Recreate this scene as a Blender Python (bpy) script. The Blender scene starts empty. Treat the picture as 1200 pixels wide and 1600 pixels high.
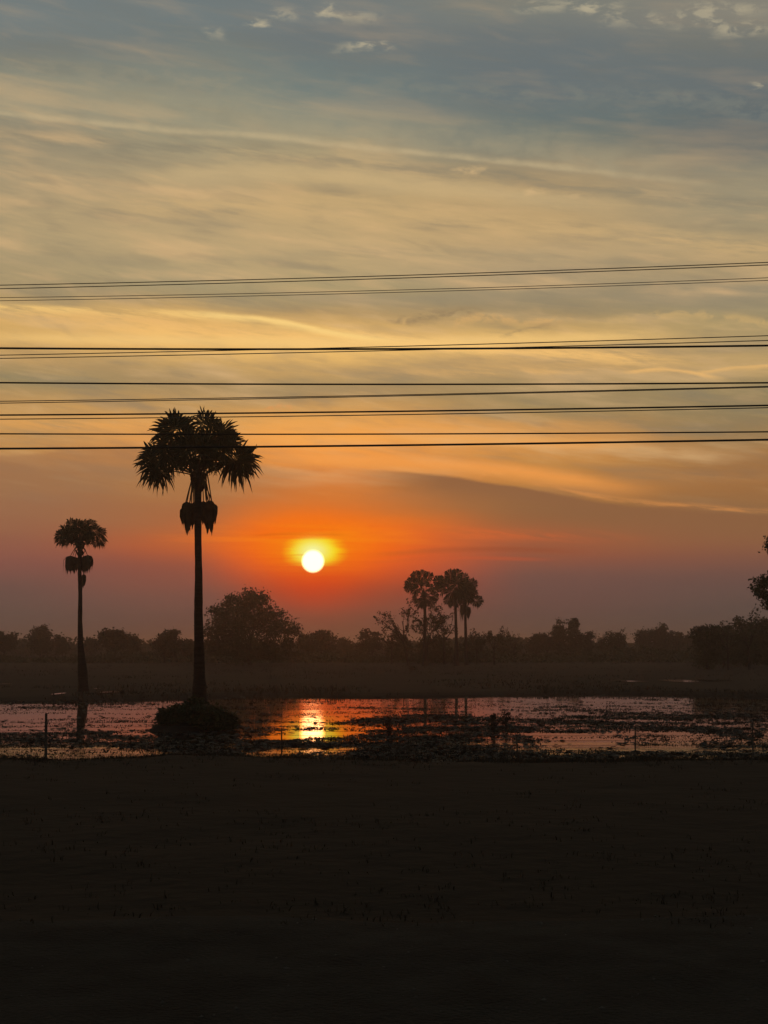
import bpy, math, random
import numpy as np
from mathutils import Vector, Matrix
R = math.radians
scene = bpy.context.scene
COL = scene.collection

# ------------------------------------------------------------------ camera
CAMH = 3.6                       # eye height above the water
FPX = 2400.0                     # focal length in photo pixels (1200 x 1600)
HOR = 1008.0                     # photo row of the horizon
PITCH = math.atan((HOR - 800.0) / FPX)
cd = bpy.data.cameras.new('camera')
cam = bpy.data.objects.new('camera', cd); COL.objects.link(cam)
cam.location = (0, 0, CAMH)
cam.rotation_euler = (math.pi / 2 + PITCH, 0, 0)
cd.sensor_fit = 'VERTICAL'; cd.sensor_height = 36.0; cd.lens = FPX / 1600.0 * 36.0
cd.clip_start = 0.1; cd.clip_end = 20000
scene.camera = cam

def ray(x, y):
    """direction through a photo pixel"""
    vx, vy, vz = (x - 600.0) / FPX, (800.0 - y) / FPX, -1.0
    a = math.pi / 2 + PITCH
    c, s = math.cos(a), math.sin(a)
    d = (vx, vy * c - vz * s, vy * s + vz * c)
    n = math.sqrt(sum(q * q for q in d))
    return (d[0] / n, d[1] / n, d[2] / n)
def ang(x, y):
    d = ray(x, y)
    return math.degrees(math.atan2(d[0], d[1])), math.degrees(math.asin(d[2]))
def at(x, y, Y):
    d = ray(x, y)
    k = Y / d[1]
    return Vector((d[0] * k, Y, CAMH + d[2] * k))
def gx(x, Y):
    return at(x, HOR, Y).x
def lin(c):
    out = []
    for v in c[:3]:
        v = v / 255.0
        out.append(v / 12.92 if v <= 0.04045 else ((v + 0.055) / 1.055) ** 2.4)
    return tuple(out)

# ------------------------------------------------------------------ colour management
scene.view_settings.view_transform = 'Standard'
scene.view_settings.look = 'None'
scene.view_settings.exposure = 0.0
scene.view_settings.gamma = 1.0
scene.view_settings.use_curve_mapping = False
scene.render.engine = 'CYCLES'
cy = scene.cycles
cy.use_denoising = True
cy.max_bounces = 6; cy.diffuse_bounces = 2; cy.glossy_bounces = 3
cy.volume_bounces = 1; cy.transparent_max_bounces = 8; cy.transmission_bounces = 2

# ------------------------------------------------------------------ sun direction
SUN_A, SUN_E = ang(489, 877)
sd = Vector((math.sin(R(SUN_A)) * math.cos(R(SUN_E)), math.cos(R(SUN_A)) * math.cos(R(SUN_E)), math.sin(R(SUN_E))))
sl = bpy.data.lights.new('sun', 'SUN'); sl.energy = 0.0012; sl.angle = R(0.95); sl.color = (1.0, 0.22, 0.03)
so = bpy.data.objects.new('sun', sl); COL.objects.link(so)
so.rotation_euler = (-sd).to_track_quat('-Z', 'Y').to_euler(); so.location = (0, 0, 40)

# ------------------------------------------------------------------ world: evening sky, all in angles of azimuth and elevation
W = bpy.data.worlds.new('World'); scene.world = W; W.use_nodes = True
nt = W.node_tree; nt.nodes.clear()
def link(a, b): nt.links.new(a, b)
class V:
    """a float socket with arithmetic"""
    def __init__(s, k): s.k = k
    def __add__(a, b): return M('ADD', a, b)
    def __radd__(a, b): return M('ADD', b, a)
    def __sub__(a, b): return M('SUBTRACT', a, b)
    def __rsub__(a, b): return M('SUBTRACT', b, a)
    def __mul__(a, b): return M('MULTIPLY', a, b)
    def __rmul__(a, b): return M('MULTIPLY', a, b)
    def __truediv__(a, b): return M('DIVIDE', a, b)
    def __neg__(a): return M('MULTIPLY', a, -1.0)
def put(sock, v):
    if isinstance(v, V): link(v.k, sock)
    else: sock.default_value = v
def M(op, a, b=None, c=None):
    n = nt.nodes.new('ShaderNodeMath'); n.operation = op
    put(n.inputs[0], a)
    if b is not None: put(n.inputs[1], b)
    if c is not None: put(n.inputs[2], c)
    return V(n.outputs[0])
def ss(v, a, b, lo=0.0, hi=1.0):
    """smooth step of v between a and b"""
    n = nt.nodes.new('ShaderNodeMapRange'); n.interpolation_type = 'SMOOTHSTEP'
    put(n.inputs[0], v); put(n.inputs[1], a); put(n.inputs[2], b); put(n.inputs[3], lo); put(n.inputs[4], hi)
    return V(n.outputs[0])
def vec(x, y, z=0.0):
    n = nt.nodes.new('ShaderNodeCombineXYZ'); put(n.inputs[0], x); put(n.inputs[1], y); put(n.inputs[2], z)
    return n.outputs[0]
def noise(v, scale=1.0, detail=4.0, rough=0.55, dist=0.0):
    n = nt.nodes.new('ShaderNodeTexNoise'); n.noise_dimensions = '3D'
    link(v, n.inputs['Vector']); n.inputs['Scale'].default_value = scale
    n.inputs['Detail'].default_value = detail; n.inputs['Roughness'].default_value = rough
    n.inputs['Distortion'].default_value = dist
    return V(n.outputs['Fac'])
def mixc(f, a, b, blend='MIX'):
    n = nt.nodes.new('ShaderNodeMix'); n.data_type = 'RGBA'; n.blend_type = blend
    n.clamp_factor = True
    put(n.inputs[0], f)
    for s, v in ((n.inputs[6], a), (n.inputs[7], b)):
        if isinstance(v, tuple): s.default_value = (*v[:3], 1)
        else: link(v, s)
    return n.outputs[2]
def ramp(v, stops, e0, e1):
    n = nt.nodes.new('ShaderNodeValToRGB'); cr = n.color_ramp; cr.interpolation = 'B_SPLINE' if False else 'EASE'
    cr.interpolation = 'CARDINAL'
    st = sorted(((e - e0) / (e1 - e0), c) for e, c in stops)
    while len(cr.elements) < len(st): cr.elements.new(0.5)
    for el, (p, c) in zip(cr.elements, st):
        el.position = p; el.color = (*c, 1)
    link(((v - e0) / (e1 - e0)).k, n.inputs[0])
    return n.outputs[0]
def curve(v, pts):
    """elevation of a line drawn through (x, y) photo points, as a function of azimuth"""
    n = nt.nodes.new('ShaderNodeFloatCurve')
    c = n.mapping.curves[0]
    ae = sorted(ang(*p) for p in pts)
    P = [((a + 20) / 40.0, e / 30.0) for a, e in ae]
    if P[0][0] > 0.001: P.insert(0, (0.0, P[0][1] + (P[0][1] - P[1][1]) * 0.3))
    if P[-1][0] < 0.999: P.append((1.0, P[-1][1] + (P[-1][1] - P[-2][1]) * 0.3))
    while len(c.points) < len(P): c.points.new(0.5, 0.5)
    for q, (px, py) in zip(c.points, P):
        q.location = (px, py); q.handle_type = 'AUTO'
    n.mapping.use_clip = False
    n.mapping.update()
    link(((v + 20.0) / 40.0).k, n.inputs['Value'])
    return V(n.outputs[0]) * 30.0

tc = nt.nodes.new('ShaderNodeTexCoord'); sx = nt.nodes.new('ShaderNodeSeparateXYZ'); link(tc.outputs['Generated'], sx.inputs[0])
X, Y_, Z = (V(sx.outputs[i]) for i in range(3))
A = M('ARCTAN2', X, Y_) * (180 / math.pi)          # azimuth, 0 = ahead, + = right
E = M('ARCSINE', Z) * (180 / math.pi)              # elevation
PXD = 1 / 41.9                                      # one photo pixel in degrees
# slow and quick warps of the lookup, long in azimuth
n1 = noise(vec(A * 0.07, E * 0.33, 3.1), 1.0, 3.0, 0.5) - 0.5
n2 = noise(vec(A * 0.30 + E * 0.10, E * 1.3, 7.7), 1.0, 5.0, 0.6) - 0.5
n3 = noise(vec(A * 0.9 + E * 0.5, E * 3.4, 1.7), 1.0, 5.0, 0.62) - 0.5
calm = ss(E, 2.8, 5.5, 0.25, 1.0)                   # layers near the horizon are smooth
Ew = E + (n1 * 1.3 + n2 * 0.8) * calm

def col(x, rows):
    return [(ang(x, y)[1], lin(c)) for y, c in rows]
COLS = [
 (0, [(-400,(92,100,102)),(0,(116,124,123)),(70,(120,124,118)),(130,(140,138,120)),(200,(150,140,116)),(300,(172,152,116)),(400,(172,152,114)),(450,(174,150,108)),(490,(202,164,104)),(530,(212,168,100)),(562,(186,150,98)),(590,(156,136,96)),(625,(186,146,92)),(660,(200,152,90)),(700,(192,140,82)),(730,(164,118,78)),(780,(156,110,76)),(830,(150,98,72)),(870,(138,86,72)),(910,(112,80,72)),(950,(98,77,70)),(990,(86,71,66))]),
 (300, [(-400,(92,100,102)),(0,(112,121,121)),(70,(116,123,119)),(140,(136,137,122)),(215,(158,148,120)),(300,(182,158,118)),(400,(184,160,118)),(450,(168,150,112)),(490,(210,168,104)),(540,(234,184,108)),(575,(178,146,98)),(610,(180,144,94)),(650,(212,156,88)),(695,(226,152,80)),(740,(184,126,72)),(780,(170,112,68)),(820,(168,102,64)),(850,(178,92,56)),(880,(148,82,64)),(920,(128,80,68)),(955,(108,76,68)),(990,(92,68,62))]),
 (490, [(-400,(92,100,102)),(0,(114,121,120)),(70,(111,118,117)),(150,(122,130,122)),(220,(166,152,120)),(300,(190,162,116)),(400,(188,162,118)),(450,(172,152,110)),(490,(188,154,102)),(540,(240,190,110)),(575,(204,162,100)),(605,(170,140,96)),(650,(226,162,86)),(700,(246,160,74)),(740,(222,134,60)),(780,(218,118,46)),(815,(246,116,24)),(850,(250,90,14)),(880,(240,84,16)),(915,(186,70,34)),(955,(136,72,54)),(990,(108,66,54))]),
 (850, [(-400,(92,100,102)),(0,(122,124,116)),(60,(110,116,115)),(150,(106,115,115)),(220,(118,122,112)),(280,(170,148,112)),(350,(190,160,114)),(400,(184,158,118)),(455,(160,142,110)),(500,(172,146,102)),(540,(222,178,108)),(575,(196,158,104)),(610,(162,138,96)),(650,(170,138,90)),(690,(214,150,82)),(730,(190,132,68)),(770,(180,122,66)),(800,(152,104,62)),(832,(162,95,60)),(865,(148,86,62)),(895,(118,80,70)),(950,(100,74,68)),(990,(86,70,64))]),
 (1200, [(-400,(92,100,102)),(0,(134,130,118)),(60,(116,118,112)),(140,(103,111,112)),(220,(108,112,108)),(280,(150,140,116)),(350,(162,146,114)),(410,(176,152,112)),(450,(154,140,112)),(500,(168,148,106)),(540,(176,150,106)),(575,(186,154,102)),(610,(152,132,94)),(650,(146,124,88)),(690,(164,122,76)),(730,(158,112,68)),(775,(156,108,64)),(810,(142,102,68)),(850,(140,90,66)),(890,(114,80,70)),(940,(94,76,70)),(990,(82,70,65))]),
]
E0, E1 = -2.0, 36.0
prev = None; pa = None
for x, rows in COLS:
    st = col(x, rows)
    st.append((-2.0, lin((70, 62, 58))))
    c = ramp(Ew, st, E0, E1)
    a = ang(x, HOR)[0]
    if prev is None: prev = c
    else: prev = mixc(ss(A + n1 * 3.0, pa, a), prev, c)
    pa = a
base = prev

SEQ = [None]          # each layer waits for the one before it, which keeps the shader's working memory small
def feature(base, pts, up, dn, color, op, xs=None, nz=None, warp=0.35):
    """a streak or bank of cloud: pts its line, up/dn its soft extents in photo pixels, xs its ends"""
    Aq = A if SEQ[0] is None else A + SEQ[0] * 1e-7
    t = (E + (n2 + n3 * 0.5) * warp) - curve(Aq, pts)
    f = ss(t, up * PXD, 0.0) * ss(t, -dn * PXD, 0.0)
    if xs:
        a0, a1, a2, a3 = (ang(x, HOR)[0] for x in xs)
        An = Aq + n2 * 2.0
        f = f * ss(An, a0, a1)
        f = f * ss(An, a3, a2)
    if nz is not None: f = f * nz
    f = f * op; SEQ[0] = f
    return mixc(f, base, lin(color))
streaky = ss(noise(vec(A * 0.45 + E * 0.9, E * 2.6 + A * 0.25, 4.0), 1.0, 8.0, 0.68), 0.38, 0.60)
wispy = ss(noise(vec(A * 1.0 - E * 0.6, E * 2.2 + A * 0.3, 9.0), 1.0, 6.0, 0.62, 0.4), 0.42, 0.60)
B = base
# general mottling: low contrast light and dark cloud streaks everywhere above the horizon haze
mott = noise(vec(A * 0.16 + E * 0.03, E * 1.05 + A * 0.10, 12.0), 1.0, 4.0, 0.5)
high = ss(E, 4.6, 7.5)
clear = ss(E - A * -0.16, 20.5, 16.0, 0.25, 1.0)
B = mixc(ss(mott, 0.50, 0.72) * high * clear * 0.5, B, lin((222, 182, 130)))
B = mixc(ss(mott, 0.48, 0.28) * high * clear * 0.42, B, lin((124, 118, 102)))
mot2 = noise(vec(A * 0.42 + E * 0.30, E * 1.7 + A * 0.22, 22.0), 1.0, 4.0, 0.52, 0.3)
B = mixc(ss(mot2, 0.52, 0.72) * ss(E, 5.0, 8.0) * clear * 0.20, B, lin((228, 184, 130)))
B = mixc(ss(mot2, 0.48, 0.30) * ss(E, 5.0, 8.0) * (clear * 0.7 + 0.3) * 0.20, B, lin((116, 110, 96)))
con = ss(noise(vec(A * 0.9, E * 0.9, 31.0), 1.0, 4.0, 0.6), 0.30, 0.62, 0.45, 1.0)
fib = noise(vec(A * 0.30 + E * 0.22, E * 3.2 + A * 0.34, 41.0), 1.0, 8.0, 0.68, 0.25)
fz_ = ss(E, 4.5, 7.5) * clear
B = mixc(ss(fib, 0.50, 0.70) * fz_ * 0.11, B, lin((232, 192, 130)))
B = mixc(ss(fib, 0.50, 0.30) * fz_ * 0.10, B, lin((128, 116, 96)))
# blue-grey upper sky and the long pale streak that bounds it
B = feature(B, [(0,210),(350,236),(600,258),(850,282),(1000,298),(1200,316)], 14, 30, (134,127,107), 0.55, (-300,-200,1300,1450), streaky, 0.6)
B = feature(B, [(0,176),(150,192),(300,206),(420,213),(540,228),(700,242),(760,250),(900,264),(1050,280),(1200,300)], 15, 9, (190,170,132), 0.42, (-400,-300,900,1180), con, 0.28)
B = feature(B, [(0,177),(150,192),(300,206),(420,213),(540,229),(700,243),(760,251),(900,265),(1050,281),(1200,300)], 8, 6, (204,182,140), 0.30, (-400,-300,980,1160), con, 0.20)
B = feature(B, [(0,160),(250,184),(500,206),(750,230),(1000,262)], 60, 10, (164,154,126), 0.5, (-400,-300,900,1200), con, 0.9)
B = feature(B, [(0,110),(250,128),(500,140)], 30, 34, (148,142,122), 0.5, (-400,-300,240,560), wispy, 0.9)
B = feature(B, [(400,120),(700,140),(1000,150),(1200,170)], 30, 34, (128,130,120), 0.45, (380,600,1300,1400), wispy, 0.9)
B = feature(B, [(200,275),(400,268),(600,282),(800,305),(950,318)], 20, 26, (204,176,128), 0.55, (150,330,850,1050), None, 0.5)
B = feature(B, [(150,318),(400,322),(600,334),(800,350),(1000,368),(1250,392)], 26, 30, (206,172,120), 0.6, (60,260,1200,1450), streaky)
B = feature(B, [(0,402),(300,410),(600,392),(900,404),(1200,420)], 14, 18, (160,144,112), 0.4, (-200,0,1300,1450), streaky)
B = feature(B, [(0,360),(200,372),(500,400)], 26, 20, (190,164,120), 0.4, (-200,0,380,620), streaky)
# small bright puffs at the top
for (px, py, wx, hy, o) in ((400,35,26,9,.75),(440,20,40,14,.35),(512,14,18,14,.75),(570,70,38,8,.7),(560,74,60,10,.35),(330,50,30,14,.3),(540,28,60,16,.3),
                            (950,12,50,14,.6),(880,8,80,16,.4),(1010,28,80,16,.35),(1110,30,60,18,.45),(1180,44,60,16,.5),(1150,14,90,14,.45),(1196,132,12,10,.6),
                            (720,270,38,9,.6),(745,264,20,8,.4),(842,298,22,9,.6),(900,306,50,7,.35),(428,634,30,8,.6),(415,640,40,6,.4),(770,740,30,10,.45),(800,736,60,6,.35)):
    B = feature(B, [(px-wx,py+2),(px,py),(px+wx,py+3)], hy, hy, (196,182,150) if py < 200 else ((214,180,130) if py < 500 else (226,150,84)), o,
                (px-wx, px-wx*0.3, px+wx*0.3, px+wx), wispy, 0.5)
# middle: greys above the wires, gold bands among them
B = feature(B, [(380,462),(600,466),(900,462),(1200,470)], 16, 22, (152,138,110), 0.55, (250,500,1100,1300), None, 0.3)
B = feature(B, [(0,480),(200,487),(400,498),(520,518),(640,532),(800,548)], 8, 16, (252,206,124), 0.7, (-300,-50,620,860), streaky, 0.2)
B = feature(B, [(200,512),(480,528),(700,542),(950,556),(1100,566)], 20, 20, (250,196,116), 0.75, (0,300,960,1150), streaky, 0.4)
B = feature(B, [(0,496),(180,500),(330,512)], 18, 14, (236,184,112), 0.7, (-200,0,260,420), streaky, 0.4)
B = feature(B, [(380,495),(450,505),(520,520),(600,530)], 6, 9, (255,214,132), 0.7, (250,360,560,640), None, 0.15)
B = feature(B, [(0,660),(200,664),(500,668),(800,672)], 16, 18, (238,166,86), 0.5, (-200,100,700,1000), streaky, 0.4)
B = feature(B, [(0,528),(300,532),(500,536),(900,528),(1050,524)], 14, 14, (250,204,126), 0.55, (-200,100,940,1080), None, 0.2)
B = feature(B, [(600,502),(660,496),(720,488),(760,484)], 10, 12, (136,116,88), 0.6, (590,630,710,780), wispy, 0.6)
B = feature(B, [(780,528),(830,514),(880,506)], 7, 8, (138,118,90), 0.5, (765,800,850,900), wispy, 0.5)
B = feature(B, [(700,505),(760,495),(820,500),(900,500)], 12, 14, (220,172,108), 0.55, (680,720,860,930), wispy, 0.5)
B = feature(B, [(950,505),(1060,490),(1140,500),(1200,505)], 14, 16, (206,170,112), 0.6, (900,1000,1300,1500), wispy, 0.5)
B = feature(B, [(560,585),(800,582),(960,578),(1000,580)], 14, 10, (236,182,108), 0.45, (500,700,960,1030), streaky, 0.4)
B = feature(B, [(980,582),(1040,576),(1100,585),(1130,590)], 5, 6, (240,186,112), 0.7, (960,1000,1100,1150), None, 0.35)
B = feature(B, [(1080,582),(1150,574),(1250,570)], 4, 6, (232,182,112), 0.65, (1060,1120,1500,1600), None, 0.3)
B = feature(B, [(400,612),(600,612),(900,618),(1200,626)], 14, 18, (160,134,94), 0.5, (300,520,1400,1500), streaky, 0.3)
B = feature(B, [(850,650),(1000,656),(1200,664)], 24, 20, (148,124,84), 0.5, (800,980,1500,1600), streaky, 0.3)
B = feature(B, [(500,684),(750,688),(900,692)], 14, 16, (250,172,84), 0.45, (300,480,860,1050), None, 0.3)
# grey-brown bank at the left with a hard upper edge, and the wedge at the right with its bright rim
B = feature(B, [(0,716),(150,704),(300,712),(420,734),(520,752)], 9, 70, (158,110,74), 0.5, (-400,-300,330,560), None, 0.3)
B = feature(B, [(440,716),(600,720),(750,730),(880,746),(1000,764)], 20, 24, (248,160,76), 0.75, (340,500,860,1060), None, 0.2)
B = feature(B, [(560,736),(680,745),(800,762),(900,782),(1000,796),(1200,808)], 7, 80, (141,97,64), 0.92, (520,720,1500,1600), None, 0.25)
B = feature(B, [(840,756),(920,774),(1000,786),(1100,793),(1200,800)], 8, 5, (222,146,78), 0.6, (780,880,1500,1600), streaky, 0.15)
B = feature(B, [(900,740),(1000,742),(1200,746)], 16, 14, (180,124,70), 0.4, (820,960,1500,1600), streaky, 0.2)
# low red layers to the right and left of the sun
B = feature(B, [(200,846),(490,838),(700,834),(900,838),(1100,846)], 15, 16, (226,104,44), 0.5, (180,420,720,1050), streaky, 0.08)
B = feature(B, [(560,868),(680,860),(800,858),(900,862)], 7, 8, (148,72,44), 0.45, (540,620,840,960), None, 0.06)
B = feature(B, [(560,880),(700,872),(850,874)], 5, 5, (200,84,44), 0.4, (520,600,800,900), None, 0.06)

# the sun and its glow behind thin layers
def gauss(cx, cy, wx, wy, wr=0.0):
    a, e = ang(cx, cy)
    dx = (A - a) / (wx * PXD); dy = (E + n3 * wr - e) / (wy * PXD)
    return M('POWER', 2.718281828, -(dx * dx + dy * dy))
def gl(base, f, c): return mixc(f, base, lin(c))
B = gl(B, gauss(490, 842, 165, 34, 0.5) * 0.66, (255, 122, 8))
B = gl(B, gauss(490, 856, 110, 42, 0.2) * 0.9, (255, 100, 0))
B = gl(B, gauss(489, 900, 70, 50, 0.1) * 0.55, (232, 58, 8))
lay = ss(noise(vec(A * 0.35, E * 5.5, 2.0), 1.0, 3.0, 0.5), 0.40, 0.60)
B = mixc(gauss(490, 838, 150, 16) * lay * 0.5, B, lin((255, 150, 10)))
B = feature(B, [(380,838),(450,834),(560,836)], 4, 4, (226,84,10), 0.6, (370,420,520,560), None, 0.03)
# yellow core, cut by flat layers above and below
a0, e0 = ang(492, 861)
lay2 = ss(noise(vec(A * 0.22, E * 8.0, 5.0), 1.0, 3.0, 0.55), 0.34, 0.62)
dx = (A - a0 + n3 * 0.35) / (46 * PXD); dy = (E - e0 + n3 * 0.12) / (27 * PXD)
rr2 = dx * dx + dy * dy
B = mixc(gauss(492, 858, 74, 30, 0.3) * (lay2 * 0.5 + 0.5), B, (1.0, 0.27, 0.0))
core = ss(rr2, 1.5, 0.35) * ss(E + n3 * 0.1, ang(490, 888)[1], ang(490, 881)[1]) * ss(E + n3 * 0.1, ang(490, 836)[1], ang(490, 846)[1])
B = mixc(core * (lay2 * 0.45 + 0.55), B, (1.0, 0.58, 0.0))
B = mixc(ss(rr2, 0.9, 0.15) * core, B, (1.0, 0.80, 0.0))
B = gl(B, gauss(489, 862, 19, 13), (255, 255, 170))
B = feature(B, [(430,868),(480,867),(540,868)], 2, 2, (250,140,0), 0.45, (425,440,465,470), None, 0.02)
d2 = M('SQRT', (A - SUN_A) * (A - SUN_A) + (E - SUN_E) * (E - SUN_E))
disc = ss(d2, 19.5 * PXD, 14 * PXD)
B = mixc(disc, B, (2.8, 2.2, 1.1))

# the rest of the dome: a real Nishita dusk sky, dimmed, taking over beside, above and behind the modelled cloud sheet
sky = nt.nodes.new('ShaderNodeTexSky'); sky.sky_type = 'NISHITA'; sky.sun_disc = False
sky.sun_elevation = R(SUN_E); sky.sun_rotation = R(SUN_A); sky.altitude = 10; sky.dust_density = 2.5
SKYK = 0.06
nk = nt.nodes.new('ShaderNodeVectorMath'); nk.operation = 'SCALE'; link(sky.outputs[0], nk.inputs[0]); nk.inputs['Scale'].default_value = SKYK
off = M('MAXIMUM', ss(M('ABSOLUTE', A), 40.0, 80.0), ss(E, 30.0, 45.0))
B = mixc(off * 0.7, B, nk.outputs[0])
bg = nt.nodes.new('ShaderNodeBackground'); link(B, bg.inputs[0]); bg.inputs[1].default_value = 1.0
wo = nt.nodes.new('ShaderNodeOutputWorld'); link(bg.outputs[0], wo.inputs[0])
W.cycles.sampling_method = 'MANUAL'; W.cycles.sample_map_resolution = 1024

# ================================================================== helpers for objects
rng = np.random.default_rng(7)
def tag(o, label=None, cat=None, group=None, kind=None):
    if label: o['label'] = label
    if cat: o['category'] = cat
    if group: o['group'] = group
    if kind: o['kind'] = kind
    return o
def empty(name, loc, label=None, cat=None, group=None):
    o = bpy.data.objects.new(name, None); COL.objects.link(o); o.location = loc
    o.empty_display_size = 0.3
    return tag(o, label, cat, group)
def mesh(name, verts, faces, mat, parent=None, smooth=False, mats=None, mi=None):
    me = bpy.data.meshes.new(name)
    v = np.asarray(verts, dtype=np.float32)
    if isinstance(faces, np.ndarray):
        k = faces.shape[1]; nf = len(faces)
        me.vertices.add(len(v)); me.vertices.foreach_set('co', v.ravel())
        me.loops.add(nf * k); me.loops.foreach_set('vertex_index', faces.astype(np.int32).ravel())
        me.polygons.add(nf); me.polygons.foreach_set('loop_start', np.arange(0, nf * k, k, dtype=np.int32))
        me.update(calc_edges=True)
    else:
        me.from_pydata([tuple(map(float, p)) for p in v], [], faces); me.update()
    me.materials.append(mat)
    if smooth: me.polygons.foreach_set('use_smooth', np.ones(len(me.polygons), dtype=bool))
    o = bpy.data.objects.new(name, me); COL.objects.link(o)
    if parent: o.parent = parent
    return o
class MB:
    def __init__(s): s.v = []; s.f = []
    def tube(s, pts, rad, n=8, cap=True):
        pts = [Vector(p) for p in pts]
        if not hasattr(rad, '__len__'): rad = [rad] * len(pts)
        b = len(s.v); up = Vector((0.13, 0.31, 0.94)).normalized()
        for i, p in enumerate(pts):
            t = (pts[min(i + 1, len(pts) - 1)] - pts[max(i - 1, 0)]).normalized()
            if abs(t.dot(up)) > 0.97: up = Vector((1, 0.1, 0)).normalized()
            u = t.cross(up).normalized(); w = t.cross(u).normalized()
            for k in range(n):
                a = 2 * math.pi * k / n
                s.v.append(p + (u * math.cos(a) + w * math.sin(a)) * rad[i])
        for i in range(len(pts) - 1):
            for k in range(n):
                a = b + i * n + k; c = b + i * n + (k + 1) % n
                s.f.append((a, c, c + n, a + n))
        if cap:
            s.f.append(tuple(b + k for k in range(n))[::-1]); e = b + (len(pts) - 1) * n
            s.f.append(tuple(e + k for k in range(n)))
    def poly(s, pts):
        b = len(s.v); s.v += [Vector(p) for p in pts]; s.f.append(tuple(range(b, b + len(pts))))
    def build(s, name, mat, parent=None, smooth=False):
        return mesh(name, s.v, s.f, mat, parent, smooth)

# value noise in numpy
def vnoise(x, y, seed=0):
    xi = np.floor(x).astype(np.int64); yi = np.floor(y).astype(np.int64); fx = x - xi; fy = y - yi
    fx = fx * fx * (3 - 2 * fx); fy = fy * fy * (3 - 2 * fy)
    def h(a, b):
        n = (a * 374761393 + b * 668265263 + seed * 144665) & 0x7fffffff
        n = ((n ^ (n >> 13)) * 1274126177) & 0x7fffffff
        return ((n ^ (n >> 16)) & 0xffff) / 65535.0
    return (h(xi, yi) * (1 - fx) + h(xi + 1, yi) * fx) * (1 - fy) + (h(xi, yi + 1) * (1 - fx) + h(xi + 1, yi + 1) * fx) * fy
def fbm(x, y, o=4, seed=0, g=0.5):
    s = 0; a = 1; t = 0
    for i in range(o):
        s = s + a * vnoise(x, y, seed + i * 17); t += a; a *= g; x = x * 2.03 + 5.1; y = y * 2.03 + 3.7
    return s / t
def sstep(v, a, b):
    t = np.clip((v - a) / (b - a), 0, 1); return t * t * (3 - 2 * t)

# ------------------------------------------------------------------ materials
def material(name, c1, c2=None, scale=3.0, rough=0.85, bump=0.0, bscale=None, spec=0.3, detail=5.0, stretch=(1, 1, 1), trans=0.0):
    m = bpy.data.materials.new(name); m.use_nodes = True
    t = m.node_tree; b = t.nodes['Principled BSDF']; L = t.links.new
    b.inputs['Roughness'].default_value = rough; b.inputs['Specular IOR Level'].default_value = spec
    g = t.nodes.new('ShaderNodeTexCoord'); mp = t.nodes.new('ShaderNodeMapping'); L(g.outputs['Object'], mp.inputs[0]); mp.inputs['Scale'].default_value = stretch
    no = t.nodes.new('ShaderNodeTexNoise'); L(mp.outputs[0], no.inputs['Vector']); no.inputs['Scale'].default_value = scale; no.inputs['Detail'].default_value = detail
    mx = t.nodes.new('ShaderNodeMix'); mx.data_type = 'RGBA'
    r = t.nodes.new('ShaderNodeMapRange'); L(no.outputs['Fac'], r.inputs[0]); r.inputs[1].default_value = 0.35; r.inputs[2].default_value = 0.65
    L(r.outputs[0], mx.inputs[0]); mx.inputs[6].default_value = (*c1, 1); mx.inputs[7].default_value = (*(c2 or c1), 1)
    L(mx.outputs[2], b.inputs['Base Color'])
    if bump:
        n2_ = t.nodes.new('ShaderNodeTexNoise'); L(mp.outputs[0], n2_.inputs['Vector']); n2_.inputs['Scale'].default_value = bscale or scale * 4; n2_.inputs['Detail'].default_value = 6
        bp = t.nodes.new('ShaderNodeBump'); bp.inputs['Strength'].default_value = bump; bp.inputs['Distance'].default_value = 0.1
        L(n2_.outputs['Fac'], bp.inputs['Height']); L(bp.outputs[0], b.inputs['Normal'])
    return m
MAT = {}
MAT['bark'] = material('palm_bark', (0.060, 0.048, 0.040), (0.032, 0.026, 0.022), 2.0, 0.9, 0.8, 14, stretch=(1, 1, 6))
MAT['wood'] = material('tree_bark', (0.055, 0.045, 0.038), (0.03, 0.025, 0.02), 3.0, 0.95, 0.5, 9)
MAT['frond'] = material('palm_leaf', (0.026, 0.036, 0.012), (0.034, 0.036, 0.014), 1.2, 0.6)
MAT['dead'] = material('dry_palm_leaf', (0.085, 0.060, 0.036), (0.05, 0.038, 0.026), 3.0, 0.85)
MAT['leaf'] = material('tree_leaf', (0.040, 0.060, 0.022), (0.060, 0.066, 0.028), 0.5, 0.7)
MAT['leaf_dark'] = material('dark_leaf', (0.030, 0.050, 0.022), (0.045, 0.060, 0.028), 0.5, 0.65)
MAT['weed'] = material('marsh_weed', (0.018, 0.015, 0.008), (0.013, 0.011, 0.006), 0.8, 0.7)
MAT['pad'] = material('floating_leaf', (0.016, 0.014, 0.008), (0.011, 0.010, 0.006), 0.8, 0.7)
MAT['grass'] = material('dry_grass', (0.038, 0.028, 0.017), (0.030, 0.024, 0.014), 0.6, 0.8)
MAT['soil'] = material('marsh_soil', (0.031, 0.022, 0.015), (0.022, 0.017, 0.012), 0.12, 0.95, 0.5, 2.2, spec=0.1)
MAT['gravel'] = material('gravel', (0.040, 0.037, 0.030), (0.022, 0.020, 0.016), 1.3, 0.95, 0.9, 18, spec=0.15)
MAT['stone'] = material('pebble', (0.12, 0.11, 0.09), (0.05, 0.046, 0.04), 4.0, 0.8)
MAT['cable'] = material('cable_sheath', (0.020, 0.020, 0.021), (0.03, 0.03, 0.03), 2.0, 0.6)
MAT['bare'] = material('bare_cable', (0.10, 0.10, 0.10), (0.07, 0.07, 0.07), 2.0, 0.5)
MAT['concrete'] = material('concrete_post', (0.085, 0.083, 0.075), (0.05, 0.05, 0.045), 5.0, 0.9, 0.4, 30)
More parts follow.
